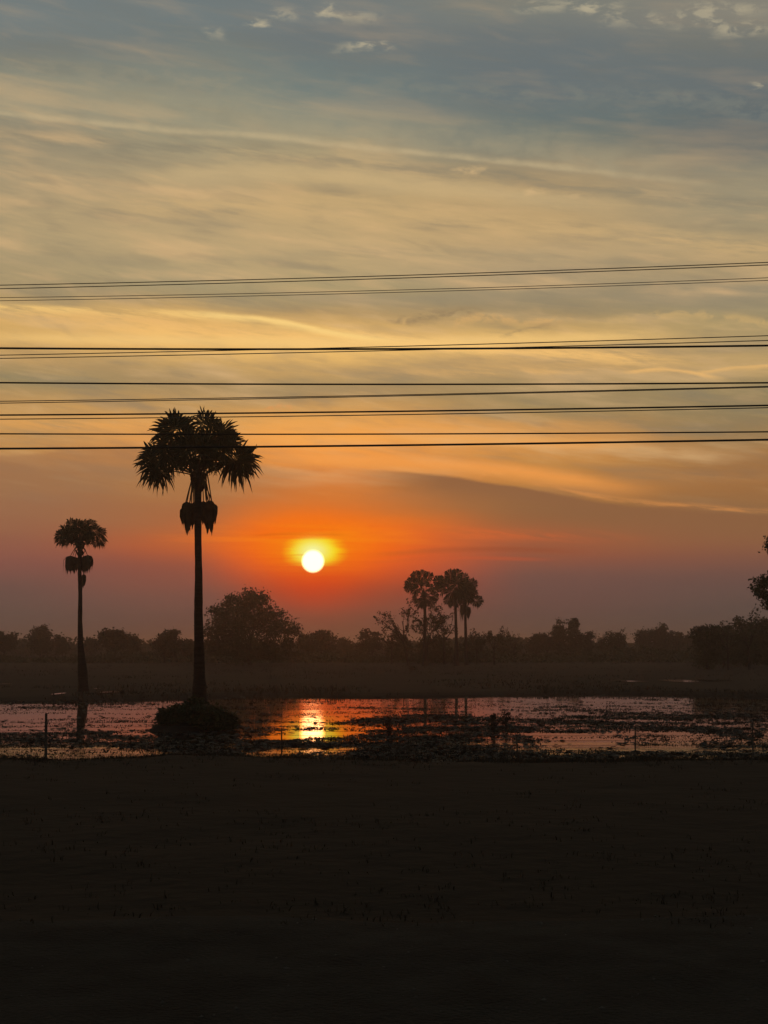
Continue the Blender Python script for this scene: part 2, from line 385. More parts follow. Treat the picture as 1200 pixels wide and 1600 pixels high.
MAT['wire'] = material('fence_wire', (0.06, 0.055, 0.05), (0.04, 0.035, 0.03), 5.0, 0.6)

def water_material(name, amp, sc):
    m = bpy.data.materials.new(name); m.use_nodes = True
    t = m.node_tree; b = t.nodes['Principled BSDF']; L = t.links.new
    b.inputs['Base Color'].default_value = (0.020, 0.017, 0.011, 1); b.inputs['Roughness'].default_value = 0.035
    b.inputs['IOR'].default_value = 1.5; b.inputs['Specular IOR Level'].default_value = 0.5
    g = t.nodes.new('ShaderNodeTexCoord')
    hs = []
    for s_, w_, st in ((sc, 1.0, (1, 0.55, 1)), (sc * 4.0, 0.34, (1, 0.8, 1)), (sc * 0.22, 1.6, (0.6, 1, 1))):
        mp = t.nodes.new('ShaderNodeMapping'); L(g.outputs['Object'], mp.inputs[0]); mp.inputs['Scale'].default_value = st
        n = t.nodes.new('ShaderNodeTexNoise'); L(mp.outputs[0], n.inputs['Vector']); n.inputs['Scale'].default_value = s_; n.inputs['Detail'].default_value = 3
        q = t.nodes.new('ShaderNodeMath'); q.operation = 'MULTIPLY'; L(n.outputs['Fac'], q.inputs[0]); q.inputs[1].default_value = w_
        hs.append(q.outputs[0])
    a = t.nodes.new('ShaderNodeMath'); L(hs[0], a.inputs[0]); L(hs[1], a.inputs[1])
    a2 = t.nodes.new('ShaderNodeMath'); L(a.outputs[0], a2.inputs[0]); L(hs[2], a2.inputs[1])
    # ripples come in patches: calm film between weed, livelier open water
    mp = t.nodes.new('ShaderNodeMapping'); L(g.outputs['Object'], mp.inputs[0]); mp.inputs['Scale'].default_value = (0.10, 0.22, 1)
    pn = t.nodes.new('ShaderNodeTexNoise'); L(mp.outputs[0], pn.inputs['Vector']); pn.inputs['Scale'].default_value = 1.0; pn.inputs['Detail'].default_value = 3
    pr = t.nodes.new('ShaderNodeMapRange'); L(pn.outputs['Fac'], pr.inputs[0]); pr.inputs[1].default_value = 0.4; pr.inputs[2].default_value = 0.62; pr.inputs[3].default_value = 0.5; pr.inputs[4].default_value = 1.1
    h0 = t.nodes.new('ShaderNodeMath'); h0.operation = 'MULTIPLY'; L(a2.outputs[0], h0.inputs[0]); L(pr.outputs[0], h0.inputs[1])
    sxy = t.nodes.new('ShaderNodeSeparateXYZ'); L(g.outputs['Object'], sxy.inputs[0])     # livelier water along the near shore
    yr = t.nodes.new('ShaderNodeMapRange'); yr.interpolation_type = 'SMOOTHSTEP'; L(sxy.outputs[1], yr.inputs[0])
    yr.inputs[1].default_value = 51.0; yr.inputs[2].default_value = 61.0; yr.inputs[3].default_value = 3.2; yr.inputs[4].default_value = 0.20
    h = t.nodes.new('ShaderNodeMath'); h.operation = 'MULTIPLY'; L(h0.outputs[0], h.inputs[0]); L(yr.outputs[0], h.inputs[1])
    bp = t.nodes.new('ShaderNodeBump'); bp.inputs['Strength'].default_value = 1.0; bp.inputs['Distance'].default_value = amp
    L(h.outputs[0], bp.inputs['Height']); L(bp.outputs[0], b.inputs['Normal'])
    return m
MAT['water'] = water_material('pond_water', 0.0062, 4.0)
MAT['puddle'] = water_material('puddle_water', 0.003, 4.0)

# ------------------------------------------------------------------ ground, pond
def photo_xy(X, Yd):
    """photo column and row of a point at water level (used only to lay out the weed beds once, in metres)"""
    return 600 + X / Yd * FPX, HOR + CAMH / Yd * FPX
def near_shore(X):
    px = 600 + X / 48.5 * FPX
    return 47.6 + sstep(px, 60, 300) * 1.6 * (1 - sstep(px, 300, 700)) + (fbm(X * 0.35, X * 0 + 3, 4, 5) - 0.5) * 2.2
def far_shore(X):
    return 97 + sstep(X, -27, -9) * 10 + sstep(X, 0, 16) * 5 - sstep(X, 20, 32) * 8 + (fbm(X * 0.12, X * 0 + 9, 4, 8) - 0.5) * 5
def weed_density(X, Yd):
    px, py = photo_xy(X, Yd)
    wob = (fbm(X * 0.16, Yd * 0.10, 3, 21) - 0.5)
    py = py + wob * 16; px = px + (fbm(X * 0.2, Yd * 0.2, 3, 33) - 0.5) * 70
    left = 1 - sstep(px, 225, 262); mid = sstep(px, 225, 262) * (1 - sstep(px, 405, 440))
    sun = sstep(px, 405, 440) * (1 - sstep(px, 540, 575)); cen = sstep(px, 540, 575) * (1 - sstep(px, 815, 850)); rt = sstep(px, 815, 850)
    def lv(*pts):
        return np.interp(py, [p[0] for p in pts], [p[1] for p in pts])
    d = left * lv((1085, .5), (1102, .45), (1110, .22), (1142, .25), (1149, .70), (1163, .72), (1169, .30), (1182, .25), (1188, .95), (1215, 1.0))
    d += mid * lv((1085, .28), (1130, .34), (1146, .62), (1158, .84), (1174, .80), (1188, 1.0))
    d += sun * lv((1085, .22), (1120, .34), (1126, .36), (1147, .26), (1153, .86), (1163, .86), (1168, .42), (1180, .46), (1187, .95))
    d += cen * lv((1085, .24), (1114, .34), (1122, .88), (1134, .78), (1142, .88), (1152, .74), (1160, .86), (1170, .78), (1178, .9), (1186, .95))
    d += rt * lv((1085, .36), (1098, .30), (1108, .46), (1118, .66), (1140, .68), (1147, .50), (1152, .55), (1160, .42), (1172, .46), (1178, .82), (1190, .95))
    return d
def ground_h(X, Yd):
    ns, fs = near_shore(X), far_shore(X)
    basin = sstep(Yd, ns - 0.8, ns + 0.6) * (1 - sstep(Yd, fs - 0.8, fs + 0.8)) * (1 - sstep(np.abs(X), 52, 56))
    land = 0.10 + 0.22 * sstep(ns - Yd, 0.3, 4) + 0.16 * sstep(Yd - fs, 0.5, 3) + (fbm(X * 0.5, Yd * 0.5, 4, 2) - 0.5) * 0.10 + (fbm(X * 0.05, Yd * 0.04, 3, 4) - 0.5) * 0.25 * sstep(Yd, 100, 160) 
    land = land + 0.12 * (1 - sstep(Yd, 17, 19.5))
    n = fbm(X * 0.50, Yd * 0.60, 6, 11, 0.64)
    d = weed_density(X, Yd)
    bed = (d - 0.80) * 0.20 + (n - 0.5) * 0.26
    bed = np.where(bed > 0.0, np.minimum(bed, 0.10) * 0.6, bed)
    # the earth mound of the tall palm
    return land * (1 - basin) + (bed - 0.03) * basin
ys = [-40, -20, -5, 5]
y = 10.0
while y < 46: ys.append(y); y += 0.22 + (0.10 if y < 30 else 0)
while y < 122: ys.append(y); y += 0.09 * (y / 46) ** 1.6
while y < 3200: ys.append(y); y *= 1.045
ys = np.array(ys)
us = np.concatenate([[-60, -25, -12, -6, -3, -2, -1.6], np.linspace(-1.35, 1.35, 520), [1.6, 2, 3, 6, 12, 25, 60]])
U, YY = np.meshgrid(us, ys)
XX = U * (0.25 * np.maximum(YY, 12) + 3.0)
XX = XX + 0.0 * YY
ZZ = ground_h(XX, YY)
nu, ny = len(us), len(ys)
idx = np.arange(nu * ny).reshape(ny, nu)
F = np.stack([idx[:-1, :-1], idx[:-1, 1:], idx[1:, 1:], idx[1:, :-1]], -1).reshape(-1, 4)
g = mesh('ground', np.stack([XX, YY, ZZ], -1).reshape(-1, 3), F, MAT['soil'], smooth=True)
tag(g, kind='structure')
wp = mesh('pond_water', [(-60, 44, 0), (60, 44, 0), (60, 122, 0), (-60, 122, 0)], [(0, 1, 2, 3)], MAT['water'])
tag(wp, kind='structure')

# road shoulder: a strip of packed gravel along the road the picture is taken from
xs = np.linspace(-22, 22, 120); yv = np.linspace(9, 18.6, 40)
XG, YG = np.meshgrid(xs, yv)
edge = (fbm(XG * 0.6, YG * 0 + 2, 3, 71) - 0.5) * 1.6 * sstep(YG, 16, 18.6)
YS = YG + edge
ZG = ground_h(XG, YS) + 0.02 + (fbm(XG * 3, YS * 3, 2, 72)) * 0.012
ZG = np.where(YG > 18.4, ZG - 0.06, ZG)
i2 = np.arange(XG.size).reshape(XG.shape)
F2 = np.stack([i2[:-1, :-1], i2[:-1, 1:], i2[1:, 1:], i2[1:, :-1]], -1).reshape(-1, 4)
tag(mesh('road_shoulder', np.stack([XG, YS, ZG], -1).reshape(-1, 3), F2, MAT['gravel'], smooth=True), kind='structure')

# small flooded patches in the field behind the pond
def puddle(cx, y0, half_px, hpx):
    Yc = CAMH * FPX / (y0 - HOR); w = half_px / FPX * Yc
    dY = hpx / (y0 - HOR) * Yc
    X0 = (cx - 600) / FPX * Yc
    pts = []
    for k in range(40):
        a = 2 * math.pi * k / 40; r = 0.8 + 0.35 * float(fbm(np.array(math.cos(a) * 1.7 + cx), np.array(math.sin(a) * 1.7), 3, 3))
        pts.append((X0 + math.cos(a) * w * r, Yc + math.sin(a) * dY * r))
    zz = max(float(ground_h(np.array(p[0]), np.array(p[1]))) for p in pts) + 0.03
    tag(mesh('puddle_water', [(a, b, zz) for a, b in pts], [tuple(range(40))], MAT['puddle']), kind='structure')
for a in ((1057, 1067.5, 29, 2.6), (1102, 1067, 5, 2.6), (1128, 1066.5, 9, 1.2), (980, 1068, 30, 1.0), (95, 1090, 7, 1.6), (174, 1087.5, 15, 1.5), (8, 1074, 12, 1.1), (155, 1082, 4, 0.8)):
    puddle(*a)

# ------------------------------------------------------------------ marsh weed, floating leaves, grass (uncountable)
def scatter(n, x0, x1, y0, y1, dens, seed):
    r = np.random.default_rng(seed)
    Yc = y0 * (y1 / y0) ** r.random(n)                # even in apparent rows
    Xc = (r.random(n) * (x1 - x0) + x0) * Yc
    k = r.random(n) < dens(Xc, Yc)
    return Xc[k], Yc[k], r
def blades(name, Xc, Yc, Zc, r, hmin, hmax, wid, nb, mat, lean=0.6, spread=0.1):
    n = len(Xc)
    V_, F_ = [], []
    Xc = np.repeat(Xc, nb); Yc = np.repeat(Yc, nb); Zc = np.repeat(Zc, nb); m = n * nb
    ox, oy = r.normal(0, spread, m), r.normal(0, spread, m)
    h = hmin + (hmax - hmin) * r.random(m) ** 1.6
    a = r.random(m) * 2 * math.pi; lx, ly = np.cos(a) * h * lean * r.random(m), np.sin(a) * h * lean * r.random(m)
    w = wid * (0.6 + r.random(m)); b = r.random(m) * math.pi
    wx, wy = np.cos(b) * w, np.sin(b) * w
    base = np.stack([Xc + ox, Yc + oy, Zc - 0.03], -1)
    v = np.empty((m, 5, 3))
    v[:, 0] = base - np.stack([wx, wy, 0 * wx], -1); v[:, 1] = base + np.stack([wx, wy, 0 * wx], -1)
    mid = base + np.stack([lx * 0.4, ly * 0.4, h * 0.6 + 0.03], -1)
    v[:, 2] = mid + np.stack([wx, wy, 0 * wx], -1) * 0.7; v[:, 3] = mid - np.stack([wx, wy, 0 * wx], -1) * 0.7
    v[:, 4] = base + np.stack([lx, ly, h + 0.03], -1)
    i = np.arange(m)[:, None] * 5
    tri = np.concatenate([i + np.array([[0, 1, 2]]), i + np.array([[0, 2, 3]]), i + np.array([[3, 2, 4]])], 0)
    return mesh(name, v.reshape(-1, 3), tri, mat)
def wdens(lo, hi, p, cut):
    def f(X, Yd):
        d = weed_density(X, Yd); n = fbm(X * 0.50, Yd * 0.60, 6, 11, 0.64)
        ns, fs = near_shore(X), far_shore(X)
        inside = (Yd > ns - 0.5) & (Yd < fs + 0.6)
        return inside * np.clip((d * 0.5 + n - cut) * p, 0, 1)
    return f
Xc, Yc, r = scatter(70000, -0.29, 0.29, 46.5, 113, wdens(0, 1, 4.0, 0.78), 5)
tag(blades('marsh_weed', Xc, Yc, np.maximum(ground_h(Xc, Yc), 0), r, 0.015, 0.085, 0.016, 5, MAT['weed'], 1.6, 0.20),
    kind='stuff')
# fine specks of weed over the open water
Xc, Yc, r = scatter(24000, -0.29, 0.29, 47, 112, lambda X, Yd: ((Yd > near_shore(X)) & (Yd < far_shore(X))) * sstep(fbm(X * 0.16, Yd * 0.55, 5, 91, 0.6), 0.50, 0.60), 15)
tag(blades('marsh_weed', Xc, Yc, np.maximum(ground_h(Xc, Yc), 0), r, 0.01, 0.04, 0.022, 3, MAT['weed'], 2.2, 0.14), kind='stuff')
# floating leaves, small near-flat hexagons
Xc, Yc, r = scatter(110000, -0.29, 0.29, 46.5, 113, wdens(0, 1, 3.0, 0.70), 6)
m = len(Xc); rad = 0.05 + 0.09 * r.random(m) ** 2; tx, ty = r.normal(0, 0.10, m), r.normal(0, 0.10, m)
v = np.empty((m, 6, 3))
for k in range(6):
    a = k * math.pi / 3 + r.random(m) * 0.5; cx_, sy_ = np.cos(a) * rad, np.sin(a) * rad
    v[:, k] = np.stack([Xc + cx_, Yc + sy_, 0.010 + np.maximum(ground_h(Xc, Yc), 0) + cx_ * tx + sy_ * ty + rad * 0.12], -1)
tag(mesh('floating_leaves', v.reshape(-1, 3), np.arange(m * 6).reshape(m, 6), MAT['pad']), kind='stuff')
# grass on the near bank and along both shores
def bank(X, Yd):
    ns = near_shore(X)
    return (Yd < ns + 0.4) * (0.03 + 0.97 * sstep(Yd, ns - 7, ns)) * sstep(fbm(X * 0.5, Yd * 0.5, 3, 55), 0.30, 0.6)
Xc, Yc, r = scatter(42000, -0.31, 0.31, 17.5, 50, bank, 8)
tag(blades('bank_grass', Xc, Yc, ground_h(Xc, Yc), r, 0.02, 0.10, 0.008, 5, MAT['grass'], 1.3, 0.10), kind='stuff')
Xc, Yc, r = scatter(14000, -0.30, 0.30, 45.5, 51.5, lambda X, Yd: (np.abs(Yd - near_shore(X)) < 0.9) * sstep(fbm(X * 0.7, Yd * 0.5, 3, 58), 0.35, 0.6), 18)
tag(blades('shore_grass', Xc, Yc, np.maximum(ground_h(Xc, Yc), 0), r, 0.03, 0.20, 0.009, 4, MAT['grass'], 0.9, 0.12), kind='stuff')
def farb(X, Yd):
    fs = far_shore(X)
    return (Yd > fs - 0.3) * (0.25 + 0.75 * (1 - sstep(Yd, fs, fs + 14))) * sstep(fbm(X * 0.12, Yd * 0.05, 3, 56), 0.35, 0.6)
Xc, Yc, r = scatter(26000, -0.30, 0.30, 95, 330, farb, 9)
tag(blades('field_grass', Xc, Yc, ground_h(Xc, Yc), r, 0.06, 0.30, 0.03, 3, MAT['grass'], 0.8, 0.35), kind='stuff')
# pebbles on the shoulder
r = np.random.default_rng(3); mbp = MB()
for k in range(420):
    x, yy = r.uniform(-6.5, 6.5), 11 + 8 * r.random() ** 1.2
    s = 0.006 + 0.022 * r.random() ** 4; z = float(ground_h(np.array(x), np.array(yy))) + 0.028
    b0 = len(mbp.v)
    for q in ((1, 0, 0), (0, 1, 0), (-1, 0, 0), (0, -1, 0), (0, 0, .7), (0, 0, -.6)):
        mbp.v.append(Vector((x + q[0] * s * r.uniform(.7, 1.5), yy + q[1] * s * r.uniform(.7, 1.3), z + q[2] * s)))
    for f in ((0, 1, 4), (1, 2, 4), (2, 3, 4), (3, 0, 4), (1, 0, 5), (2, 1, 5), (3, 2, 5), (0, 3, 5)): mbp.f.append(tuple(b0 + i for i in f))
tag(mbp.build('pebbles', MAT['stone']), kind='stuff')

# ------------------------------------------------------------------ palmyra palms
def fan(mb, hub, d, nrm, rad, span, nseg, rs, droop=0.25, curl=0.0, solid=0.0):
    """a costapalmate fan blade: pleated disc near the hub, split into free pointed tips"""
    d = d.normalized(); nrm = (nrm - d * nrm.dot(d)).normalized(); side = nrm.cross(d).normalized()
    for i in range(nseg):
        t = (i + 0.5) / nseg * 2 - 1
        a = t * span; da = span / nseg * 1.02
        L = rad * (1.0 - 0.22 * abs(t) ** 2) * (rs.uniform(0.84, 1.10) if rs.random() < 0.8 else rs.uniform(0.66, 1.18))
        a += rs.normal(0, 0.025)
        def P(rr, an, lift):
            v = d * (math.cos(an) * rr) + side * (math.sin(an) * rr) + nrm * (-curl * rr * rr / rad * abs(math.sin(an)) + lift)
            v = hub + v
            f = rr / rad
            v.z -= droop * rad * max(0.0, f - 0.35) ** 2 * 1.6
            return v
        sp = rs.uniform(0.50, 0.66) + 0.22 * solid
        lf = 0.03 * rad * (1 if i % 2 else -1)
        b = [P(0.02 * rad, a, 0), P(sp * L, a - da, -lf), P(sp * L, a, lf), P(sp * L, a + da, -lf)]
        bend = rs.normal(0, 0.11); extra = abs(rs.normal(0, 0.20)) * rad
        tip = P(L, a + bend, 0); tip.z -= extra * 0.6
        mdl = P(L * 0.82, a + bend * 0.6 - da * 0.42, 0); mdr = P(L * 0.82, a + bend * 0.6 + da * 0.42, 0)
        mdl.z -= extra * 0.2; mdr.z -= extra * 0.2
        mb.poly([b[0], b[1], b[2]]); mb.poly([b[0], b[2], b[3]])
        mb.poly([b[1], mdl, mdr, b[3], b[2]]); mb.poly([mdl, tip, mdr])
def petiole(mb, p0, p1, r0, r1, sag):
    pts = [p0.lerp(p1, t) + Vector((0, 0, sag * 4 * t * (1 - t))) for t in (0, .25, .5, .75, 1)]
    mb.tube(pts, [r0 + (r1 - r0) * t for t in (0, .25, .5, .75, 1)], 5)
def palm(base, y_top_px, rows, label, group, fronds, filler, dead, crown_px, seed, stalks=(), fs=1.0, solid=0.0):
    """rows: (photo x, y, half width in photo px) down the trunk; fronds: (hub x, hub y, dir deg, radius px)"""
    rs = np.random.default_rng(seed); Y = base.y; s = Y / FPX
    root = empty('palm_tree', base, label, 'palm tree', group)
    def L(x, y, dy=0.0):
        return at(x, y, Y + dy) - base
    # trunk with ring scars and slight wander
    mb = MB(); pts, rad = [], []
    for i in range(len(rows) - 1):
        (xa, ya, wa), (xb, yb, wb) = rows[i], rows[i + 1]
        n = max(2, int(abs(yb - ya) * s / 0.28))
        for k in range(n):
            t = k / n
            pts.append(L(xa + (xb - xa) * t, ya + (yb - ya) * t)); rad.append((wa + (wb - wa) * t) * s * (1.0 + rs.uniform(-0.03, 0.05)))
    pts.append(L(rows[-1][0], rows[-1][1])); rad.append(rows[-1][2] * s)
    mb.tube(pts, rad, 14); tr = mb.build('trunk', MAT['bark'], root, True)
    # leaf-base boots under the crown
    bb = MB(); cxp, cyp = crown_px
    for k in range(34):
        a = rs.uniform(0, 2 * math.pi); zz = rs.uniform(-0.9, 0.35)
        c = L(cxp, cyp) + Vector((0, 0, zz * 1.0)); o = Vector((math.cos(a), math.sin(a), 0))
        rr = rows[0][2] * s
        bb.tube([c + o * rr * 0.7, c + o * (rr + 0.10) + Vector((0, 0, .14)), c + o * (rr + 0.22) + Vector((0, 0, 0.36 + rs.uniform(0, .1)))], [0.07, 0.05, 0.03], 5)
    bb.build('leaf_bases', MAT['bark'], root)
    c0 = L(cxp, cyp)
    for (hx, hy, dd, rp) in fronds:
        f = MB(); depth = rs.uniform(-0.5, 0.5) * rp * s
        hub = L(hx, hy, depth); a = math.radians(dd)
        d = Vector((math.cos(a), rs.uniform(-0.25, 0.25), math.sin(a)))
        nrm = Vector((rs.uniform(-0.35, 0.35), -1, rs.uniform(-0.2, 0.5)))
        p0 = c0 + Vector((rs.uniform(-.08, .08), rs.uniform(-.1, .1), rs.uniform(-0.3, 0.2)))
        petiole(f, p0, hub, 0.035, 0.018, 0.06)
        fan(f, hub, d, nrm, rp * s, math.radians(rs.uniform(104, 138) + 34 * solid), 24, rs, solid=solid, droop=0.05 + 0.35 * max(0, -math.sin(a)) + rs.uniform(0, .15), curl=rs.uniform(0.0, 0.35))
        f.build('frond', MAT['frond'], root)
    for k in range(filler):
        f = MB(); a = 2 * math.pi * (k + rs.random()) / filler; el = rs.uniform(-0.25, 1.2)
        d = Vector((math.cos(a) * math.cos(el), math.sin(a) * math.cos(el), math.sin(el)))
        d.x *= 0.55
        ln = rs.uniform(0.75, 1.15) * 34 * s * fs
        hub = c0 + d * ln + Vector((0, 0, 0.15)); p0 = c0 + Vector((0, 0, rs.uniform(-.2, .3)))
        petiole(f, p0, hub, 0.035, 0.018, 0.08)
        nrm = Vector((-d.x * 0.4, -d.y * 0.4, 1)) if abs(d.z) < 0.8 else Vector((0.3, -1, 0.1))
        nrm += Vector((rs.normal(0, .5), rs.normal(0, .5), 0))
        fan(f, hub, d, nrm, rs.uniform(26, 33) * s * fs, math.radians(rs.uniform(110, 145)), 22, rs, solid=solid, droop=rs.uniform(.2, .6), curl=0.3)
        f.build('frond', MAT['frond'], root)
    # old leaves folded down against the trunk on long stalks
    for (sx_, sy2, hx, hy, w, h, dep) in dead:
        f = MB(); top = L(sx_, sy2, dep * 0.3); hub = L(hx, hy, dep)
        petiole(f, top, hub, 0.034, 0.022, 0.05); tl = rs.uniform(-.25, .25)
        for k in range(26):
            a = 2 * math.pi * k / 26 + rs.uniform(-.1, .1)
            rx, ry = w * s * rs.uniform(.68, 1.06), w * s * 0.75 * rs.uniform(.7, 1.0)
            o1 = Vector((math.cos(a) * rx, math.sin(a) * ry, 0)); ln = h * s * rs.uniform(.62, 1.08) * (1 + tl * math.cos(a))
            tdir = Vector((-math.sin(a), math.cos(a), 0)) * 0.10
            q0 = hub + Vector((0, 0, rs.uniform(0, .05))); qa = hub + o1 * 0.62 + Vector((0, 0, -ln * 0.03)); q1 = hub + o1 * rs.uniform(.82, 1.08) + Vector((0, 0, -ln * rs.uniform(.10, .26))); q2 = hub + o1 * 1.05 + Vector((0, 0, -ln * 0.5)); q3 = hub + o1 * rs.uniform(.3, 1.0) + Vector((0, 0, -ln))
            f.poly([q0, qa - tdir, qa + tdir]); f.poly([qa - tdir, q1 - tdir, q1 + tdir, qa + tdir]); f.poly([q1 - tdir, q2 - tdir, q2 + tdir, q1 + tdir]); f.poly([q2 - tdir, q3, q2 + tdir])
        f.build('dead_frond', MAT['dead'], root)
    for (x1, y1, x2, y2) in stalks:
        f = MB(); petiole(f, L(x1, y1, rs.uniform(-.2, .2)), L(x2, y2, rs.uniform(-.25, .25)), 0.036, 0.022, 0.03)
        f.build('dead_stalk', MAT['dead'], root)
    return root
GP = 'palmyra palms standing in the marsh'
# tall palm on its mound in the pond
b1 = Vector((gx(311, 69), 69, 0.15))
palm(b1, 635, [(310, 735, 6.2), (309, 790, 5.6), (309.5, 850, 5.4), (310.5, 900, 5.8), (310, 960, 6.8), (311, 1010, 7.6), (311.5, 1060, 9.5), (312, 1095, 12.5), (311, 1134, 17)],
     'tallest palm with spiky fan crown, rising from a bushy mound in the pond', GP,
     [(275, 668, 116, 37), (270, 674, 152, 42), (286, 672, 84, 34), (319, 662, 88, 32), (328, 668, 60, 28), (347, 674, 38, 29), (345, 680, 15, 28), (359, 690, 6, 27), (352, 686, 25, 26),
      (260, 694, 168, 32), (246, 712, 178, 40), (243, 716, 205, 34), (244, 734, 226, 33), (252, 737, 262, 26), (270, 718, 258, 26), (260, 712, 235, 28),
      (372, 716, -6, 40), (367, 716, -34, 42), (362, 716, -80, 34), (334, 724, -95, 18), (298, 690, 100, 36), (322, 692, 70, 36), (286, 702, 180, 36), (338, 700, 0, 34), (300, 706, 150, 32), (322, 706, 30, 34), (275, 700, 200, 30),
      (348, 706, -15, 28), (290, 690, 130, 32), (312, 700, 80, 34), (330, 684, 50, 30), (262, 706, 190, 28), (376, 718, -18, 36), (240, 724, 212, 34)], 9,
     [(303, 735, 292, 785, 7.5, 38, -0.1), (300, 740, 299, 790, 7, 40, 0.25), (304, 740, 304, 786, 6, 34, 0.1), (302, 742, 288, 794, 6, 26, 0.3), (306, 742, 294, 798, 5, 34, -.2), (318, 735, 328, 783, 6.5, 36, 0.0), (322, 740, 323, 792, 6, 38, 0.2), (314, 742, 333, 788, 6, 32, 0.3), (316, 742, 318, 784, 4, 34, 0.2), (316, 742, 329, 800, 4.5, 32, -.1)], (309, 738), 11,
     [(305, 732, 296, 786), (318, 738, 322, 782), (323, 735, 331, 784), (302, 745, 302, 790), (316, 745, 326, 786)])
# smaller palm at the left on the far shore
b2 = Vector((gx(128, 112.5), 112.5, 0.15))
palm(b2, 808, [(125, 850, 3.6), (124.5, 900, 2.9), (125.5, 930, 3.2), (125, 970, 3.6), (126, 1010, 4.4), (129, 1050, 7.5), (130, 1070, 8.0), (130, 1087, 10)],
     'slim palm with small flat crown on the far shore at the left', GP,
     [(112, 820, 118, 13), (121, 818, 92, 11), (131, 820, 70, 12), (142, 820, 45, 12), (103, 829, 160, 15), (96, 835, 178, 15), (94, 843, 218, 11), (101, 845, 262, 10), (112, 832, 130, 16),
      (148, 829, 20, 15), (156, 833, 0, 13), (158, 843, -50, 12), (150, 848, -70, 9), (142, 838, -20, 13), (124, 829, 90, 18), (134, 830, 40, 17), (117, 836, 200, 15), (136, 836, -10, 15), (106, 836, 185, 16)], 9,
     [(122, 850, 110, 869, 9.5, 28, 0.0), (122, 856, 117, 871, 9, 26, 0.2), (127, 852, 137, 868, 8.5, 28, 0.0), (127, 856, 131, 872, 8, 24, 0.3), (128, 890, 131, 898, 3, 22, 0.0)], (125.5, 850), 12,
     [(122, 848, 114, 868), (128, 850, 136, 866)], 0.42, 0.6)
# the pair beyond the field
def lumps(cx, cy, spec): return [(cx + a, cy + b, c, d) for a, b, c, d in spec]
b3 = Vector((gx(662, 250), 250, 0.1)); b4 = Vector((gx(713, 254), 254, 0.1)); b5 = Vector((gx(727, 262), 262, 0.1))
palm(b3, 889, [(663, 925, 2.4), (664, 960, 2.2), (664, 1000, 2.6), (663, 1042, 4.5)], 'left palm of the distant pair, crown split into round tufts', GP,
     [(650, 900, 120, 11), (660, 898, 88, 11), (669, 901, 55, 11), (644, 911, 165, 13), (640, 917, 190, 11), (654, 912, 110, 12), (684, 908, 25, 12), (680, 916, -20, 11), (650, 921, 215, 11), (671, 938, -60, 12), (677, 931, -15, 11), (657, 940, 235, 12), (664, 932, 270, 12), (662, 910, 90, 12), (672, 918, 10, 10), (650, 934, 200, 8)], 3,
     [(663, 930, 662, 938, 6, 14, 0.0)], (663, 926), 13, (), 0.25, 1.0)
palm(b4, 888, [(711, 925, 2.4), (712, 960, 2.1), (713, 1000, 2.5), (713, 1042, 4.5)], 'right palm of the distant pair with the fuller dark crown', GP,
     [(704, 899, 115, 13), (714, 897, 82, 12), (723, 903, 45, 12), (697, 911, 170, 12), (692, 920, 215, 11), (690, 906, 150, 9), (714, 911, 90, 15), (726, 914, 10, 15), (737, 912, 20, 12), (706, 924, 240, 12), (720, 926, -40, 14), (736, 924, -20, 10), (745, 938, -15, 12), (700, 936, 235, 10), (712, 937, 270, 12), (730, 932, -60, 12), (704, 908, 100, 13)], 4,
     [(712, 930, 705, 937, 5, 14, 0.0)], (712, 924), 14, (), 0.3, 1.0)
palm(b5, 915, [(728, 925, 2.0), (727, 960, 1.9), (728, 1010, 2.4), (729, 1041, 3.6)], 'third palm whose crown merges into the right one of the pair, dead skirt below', GP,
     [(722, 916, 120, 10), (732, 918, 60, 11), (738, 926, 10, 11), (720, 926, 180, 10), (734, 934, -40, 10), (728, 925, 90, 12), (722, 936, 240, 9)], 2, [(727, 938, 724, 944, 6, 26, 0.0), (728, 938, 731, 948, 5, 22, 0.1)], (728, 930), 15, (), 0.25, 1.0)

# ------------------------------------------------------------------ broadleaf trees and bushes
def leaf_cloud(lobes, n, ls, rs, hollow=0.35):
    """lobes: (cx, cy, cz, rx, ry, rz); clumps of small leaf faces spread through them"""
    vol = np.array([l[3] * l[5] for l in lobes]); vol = vol / vol.sum()
    nc = max(6, n // 26); pick = rs.choice(len(lobes), nc, p=vol)
    Lb = np.array(lobes)[pick]
    u = rs.normal(size=(nc, 3)); u /= np.linalg.norm(u, axis=1, keepdims=True)
    rr = (hollow + (1 - hollow) * rs.random(nc)) ** 0.6
    C = Lb[:, :3] + u * rr[:, None] * Lb[:, 3:]
    sz = rs.uniform(0.10, 0.22, nc) * Lb[:, 3:].min(axis=1) + ls * 0.8
    k = n // nc
    C = np.repeat(C, k, 0); sz = np.repeat(sz, k); m = len(C)
    P = C + rs.normal(size=(m, 3)) * sz[:, None] * np.array([1.15, 1.15, 0.75])
    a = rs.normal(size=(m, 3)); a /= np.linalg.norm(a, axis=1, keepdims=True)
    b = np.cross(a, rs.normal(size=(m, 3))); b /= np.linalg.norm(b, axis=1, keepdims=True)
    s = ls * rs.uniform(0.6, 1.3, m)[:, None]
    v = np.stack([P - a * s, P + b * s * 0.55, P + a * s, P - b * s * 0.55], 1)
    v[:, :, 2] = np.maximum(v[:, :, 2], 0.02)
    return v.reshape(-1, 3), np.arange(m * 4).reshape(m, 4)
